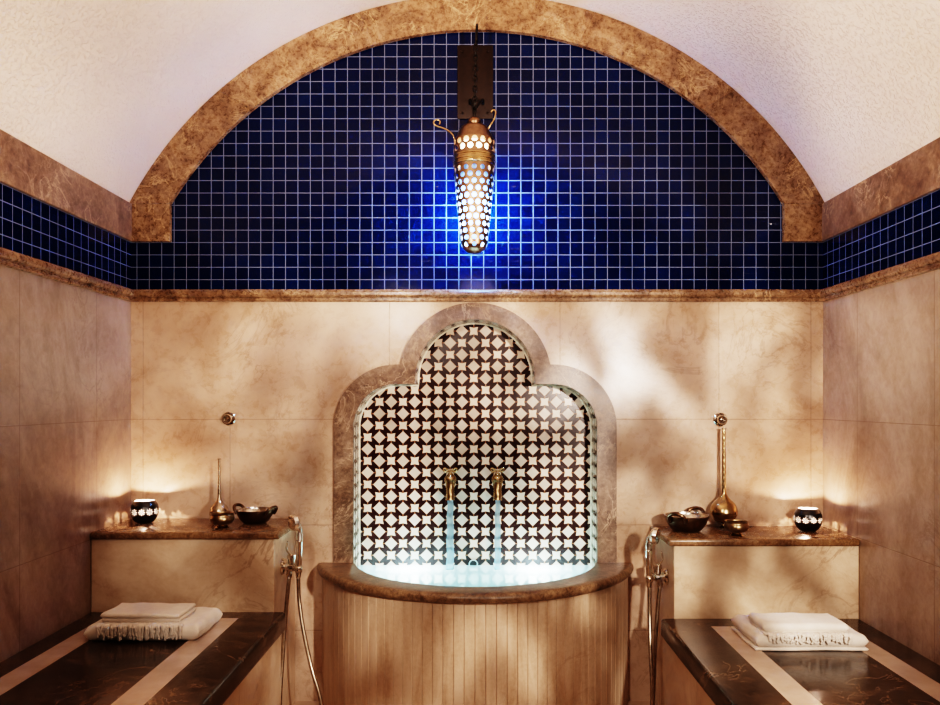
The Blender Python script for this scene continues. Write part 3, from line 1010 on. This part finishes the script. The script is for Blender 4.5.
bm = bmesh.new(); add_lathe(bm, prL([(143, 0), (143, 13), (155, 14), (170, 14.5), (190, 13.8), (210, 12.4), (230, 10.2), (242, 8.6), (247, 6), (249, 0)]), 32)
obj('frosted_glass', bm, glow('lamp_glow', (.13, .38, 1.0), 1450., zl(212), .16), lamp, True)
# scrolled wire handles
for pts in ([(455, 141, 0), (452.5, 134.5, .004), (447, 130, .01), (441, 127.5, .015), (436.6, 126, .018), (433.8, 123.6, .02), (434.5, 120.8, .02), (437.4, 119.8, .02), (440, 121.6, .02), (439.4, 124.6, .02)],
            [(485, 141, .006), (486.5, 133, .012), (490, 126, .018), (494, 119.5, .02), (495.6, 113.5, .02), (495, 110.6, .02), (492.4, 110.4, .02), (491.2, 112.6, .02)]):
    bm = bmesh.new(); add_tube(bm, [V(a, b, LD + c) - lb for a, b, c in pts] and [q - lb for q in smooth_path([V(a, b, LD + c) for a, b, c in pts], 5)], .0036, 8)
    obj('scroll_handle', bm, m_brass, lamp, True)

# ------------------------------------------------------------------ lights
def spot(name, loc, target, energy, col, size, radius, blend=.6, gobo=None):
    l = bpy.data.lights.new(name, 'SPOT'); l.energy = energy; l.color = col; l.spot_size = radians(size); l.spot_blend = blend
    l.shadow_soft_size = radius
    o = bpy.data.objects.new(name, l); C.objects.link(o); o.location = loc
    o.rotation_euler = (Vector(target) - Vector(loc)).to_track_quat('-Z', 'Y').to_euler()
    if gobo:                                            # noise dapples the beam; no pierced lantern is modelled
        sc, lo, hi, seed = gobo
        l.use_nodes = True; nt = l.node_tree; em = nt.nodes['Emission']
        tc = nt.nodes.new('ShaderNodeTexCoord'); mp = nt.nodes.new('ShaderNodeMapping')
        mp.inputs['Location'].default_value = (seed, seed * .7, 0); mp.inputs['Rotation'].default_value = (0, 0, .45); mp.inputs['Scale'].default_value = (1.25, .8, 1)
        nt.links.new(tc.outputs['Normal'], mp.inputs[0])
        n = noise(nt, mp.outputs[0], sc, 2, .5, .5).step(.39, .63) * (hi - lo) + lo
        nt.links.new(n.s, em.inputs['Strength'])
    return o


def point(name, loc, energy, col, radius):
    l = bpy.data.lights.new(name, 'POINT'); l.energy = energy; l.color = col; l.shadow_soft_size = radius
    o = bpy.data.objects.new(name, l); C.objects.link(o); o.location = loc
    return o


WARM = (1, .825, .715)
spot('key_lantern', (1.0, -2.75, 1.40), (.28, 0, 1.0), 200, WARM, 64, .05, .6, (12., .16, 1.75, 1.3))
spot('left_fill', (-.55, -2.8, 1.9), (.2, 0, .75), 48, WARM, 66, .06, .5, (9., .15, 1.7, 5.2))  # unseen fill added from the left, weaker than the key
for sx in (-1, 1):
    spot('vault_fill', (sx * 1.15, -2.5, 1.5), (-sx * .45, -.75, 2.75), 430, (1, .73, .57), 78, .12, .9, (3., .55, 1.25, 2.2 * sx))  # pair of unseen spots added to brighten the ceiling
point('room_fill', (.0, -2.3, 1.95), 6, (1, .80, .64), .12)  # soft out-of-view fill added to lift the whole room
for c in (c1, c2):
    point('candle_flame', (c.x, c.y, c.z + BH - .010), 4.2, (1, .66, .49), .004)
for x in (-.27, .25):
    point('pool_light', (NX + x, .05, WZ - .06), 8., (.84, .95, 1.0), .03)

w = bpy.data.worlds.new('world'); bpy.context.scene.world = w; w.use_nodes = True
w.node_tree.nodes['Background'].inputs[0].default_value = (.02, .016, .012, 1)

# ------------------------------------------------------------------ camera
cam = bpy.data.cameras.new('camera'); co = bpy.data.objects.new('camera', cam); C.objects.link(co)
co.location = (0, -D, H); co.rotation_euler = (pi / 2, 0, 0)
cam.sensor_width = 36; cam.lens = S * D / 940 * 36
cam.shift_x = -(CX - 470) / 940; cam.shift_y = (CY - 352.5) / 940
cam.clip_start = .02
sc = bpy.context.scene; sc.camera = co
sc.cycles.caustics_reflective = False; sc.cycles.caustics_refractive = False; sc.cycles.sample_clamp_indirect = 4
sc.view_settings.view_transform = 'Filmic'; sc.view_settings.look = 'Very High Contrast'
sc.view_settings.exposure = 0.1
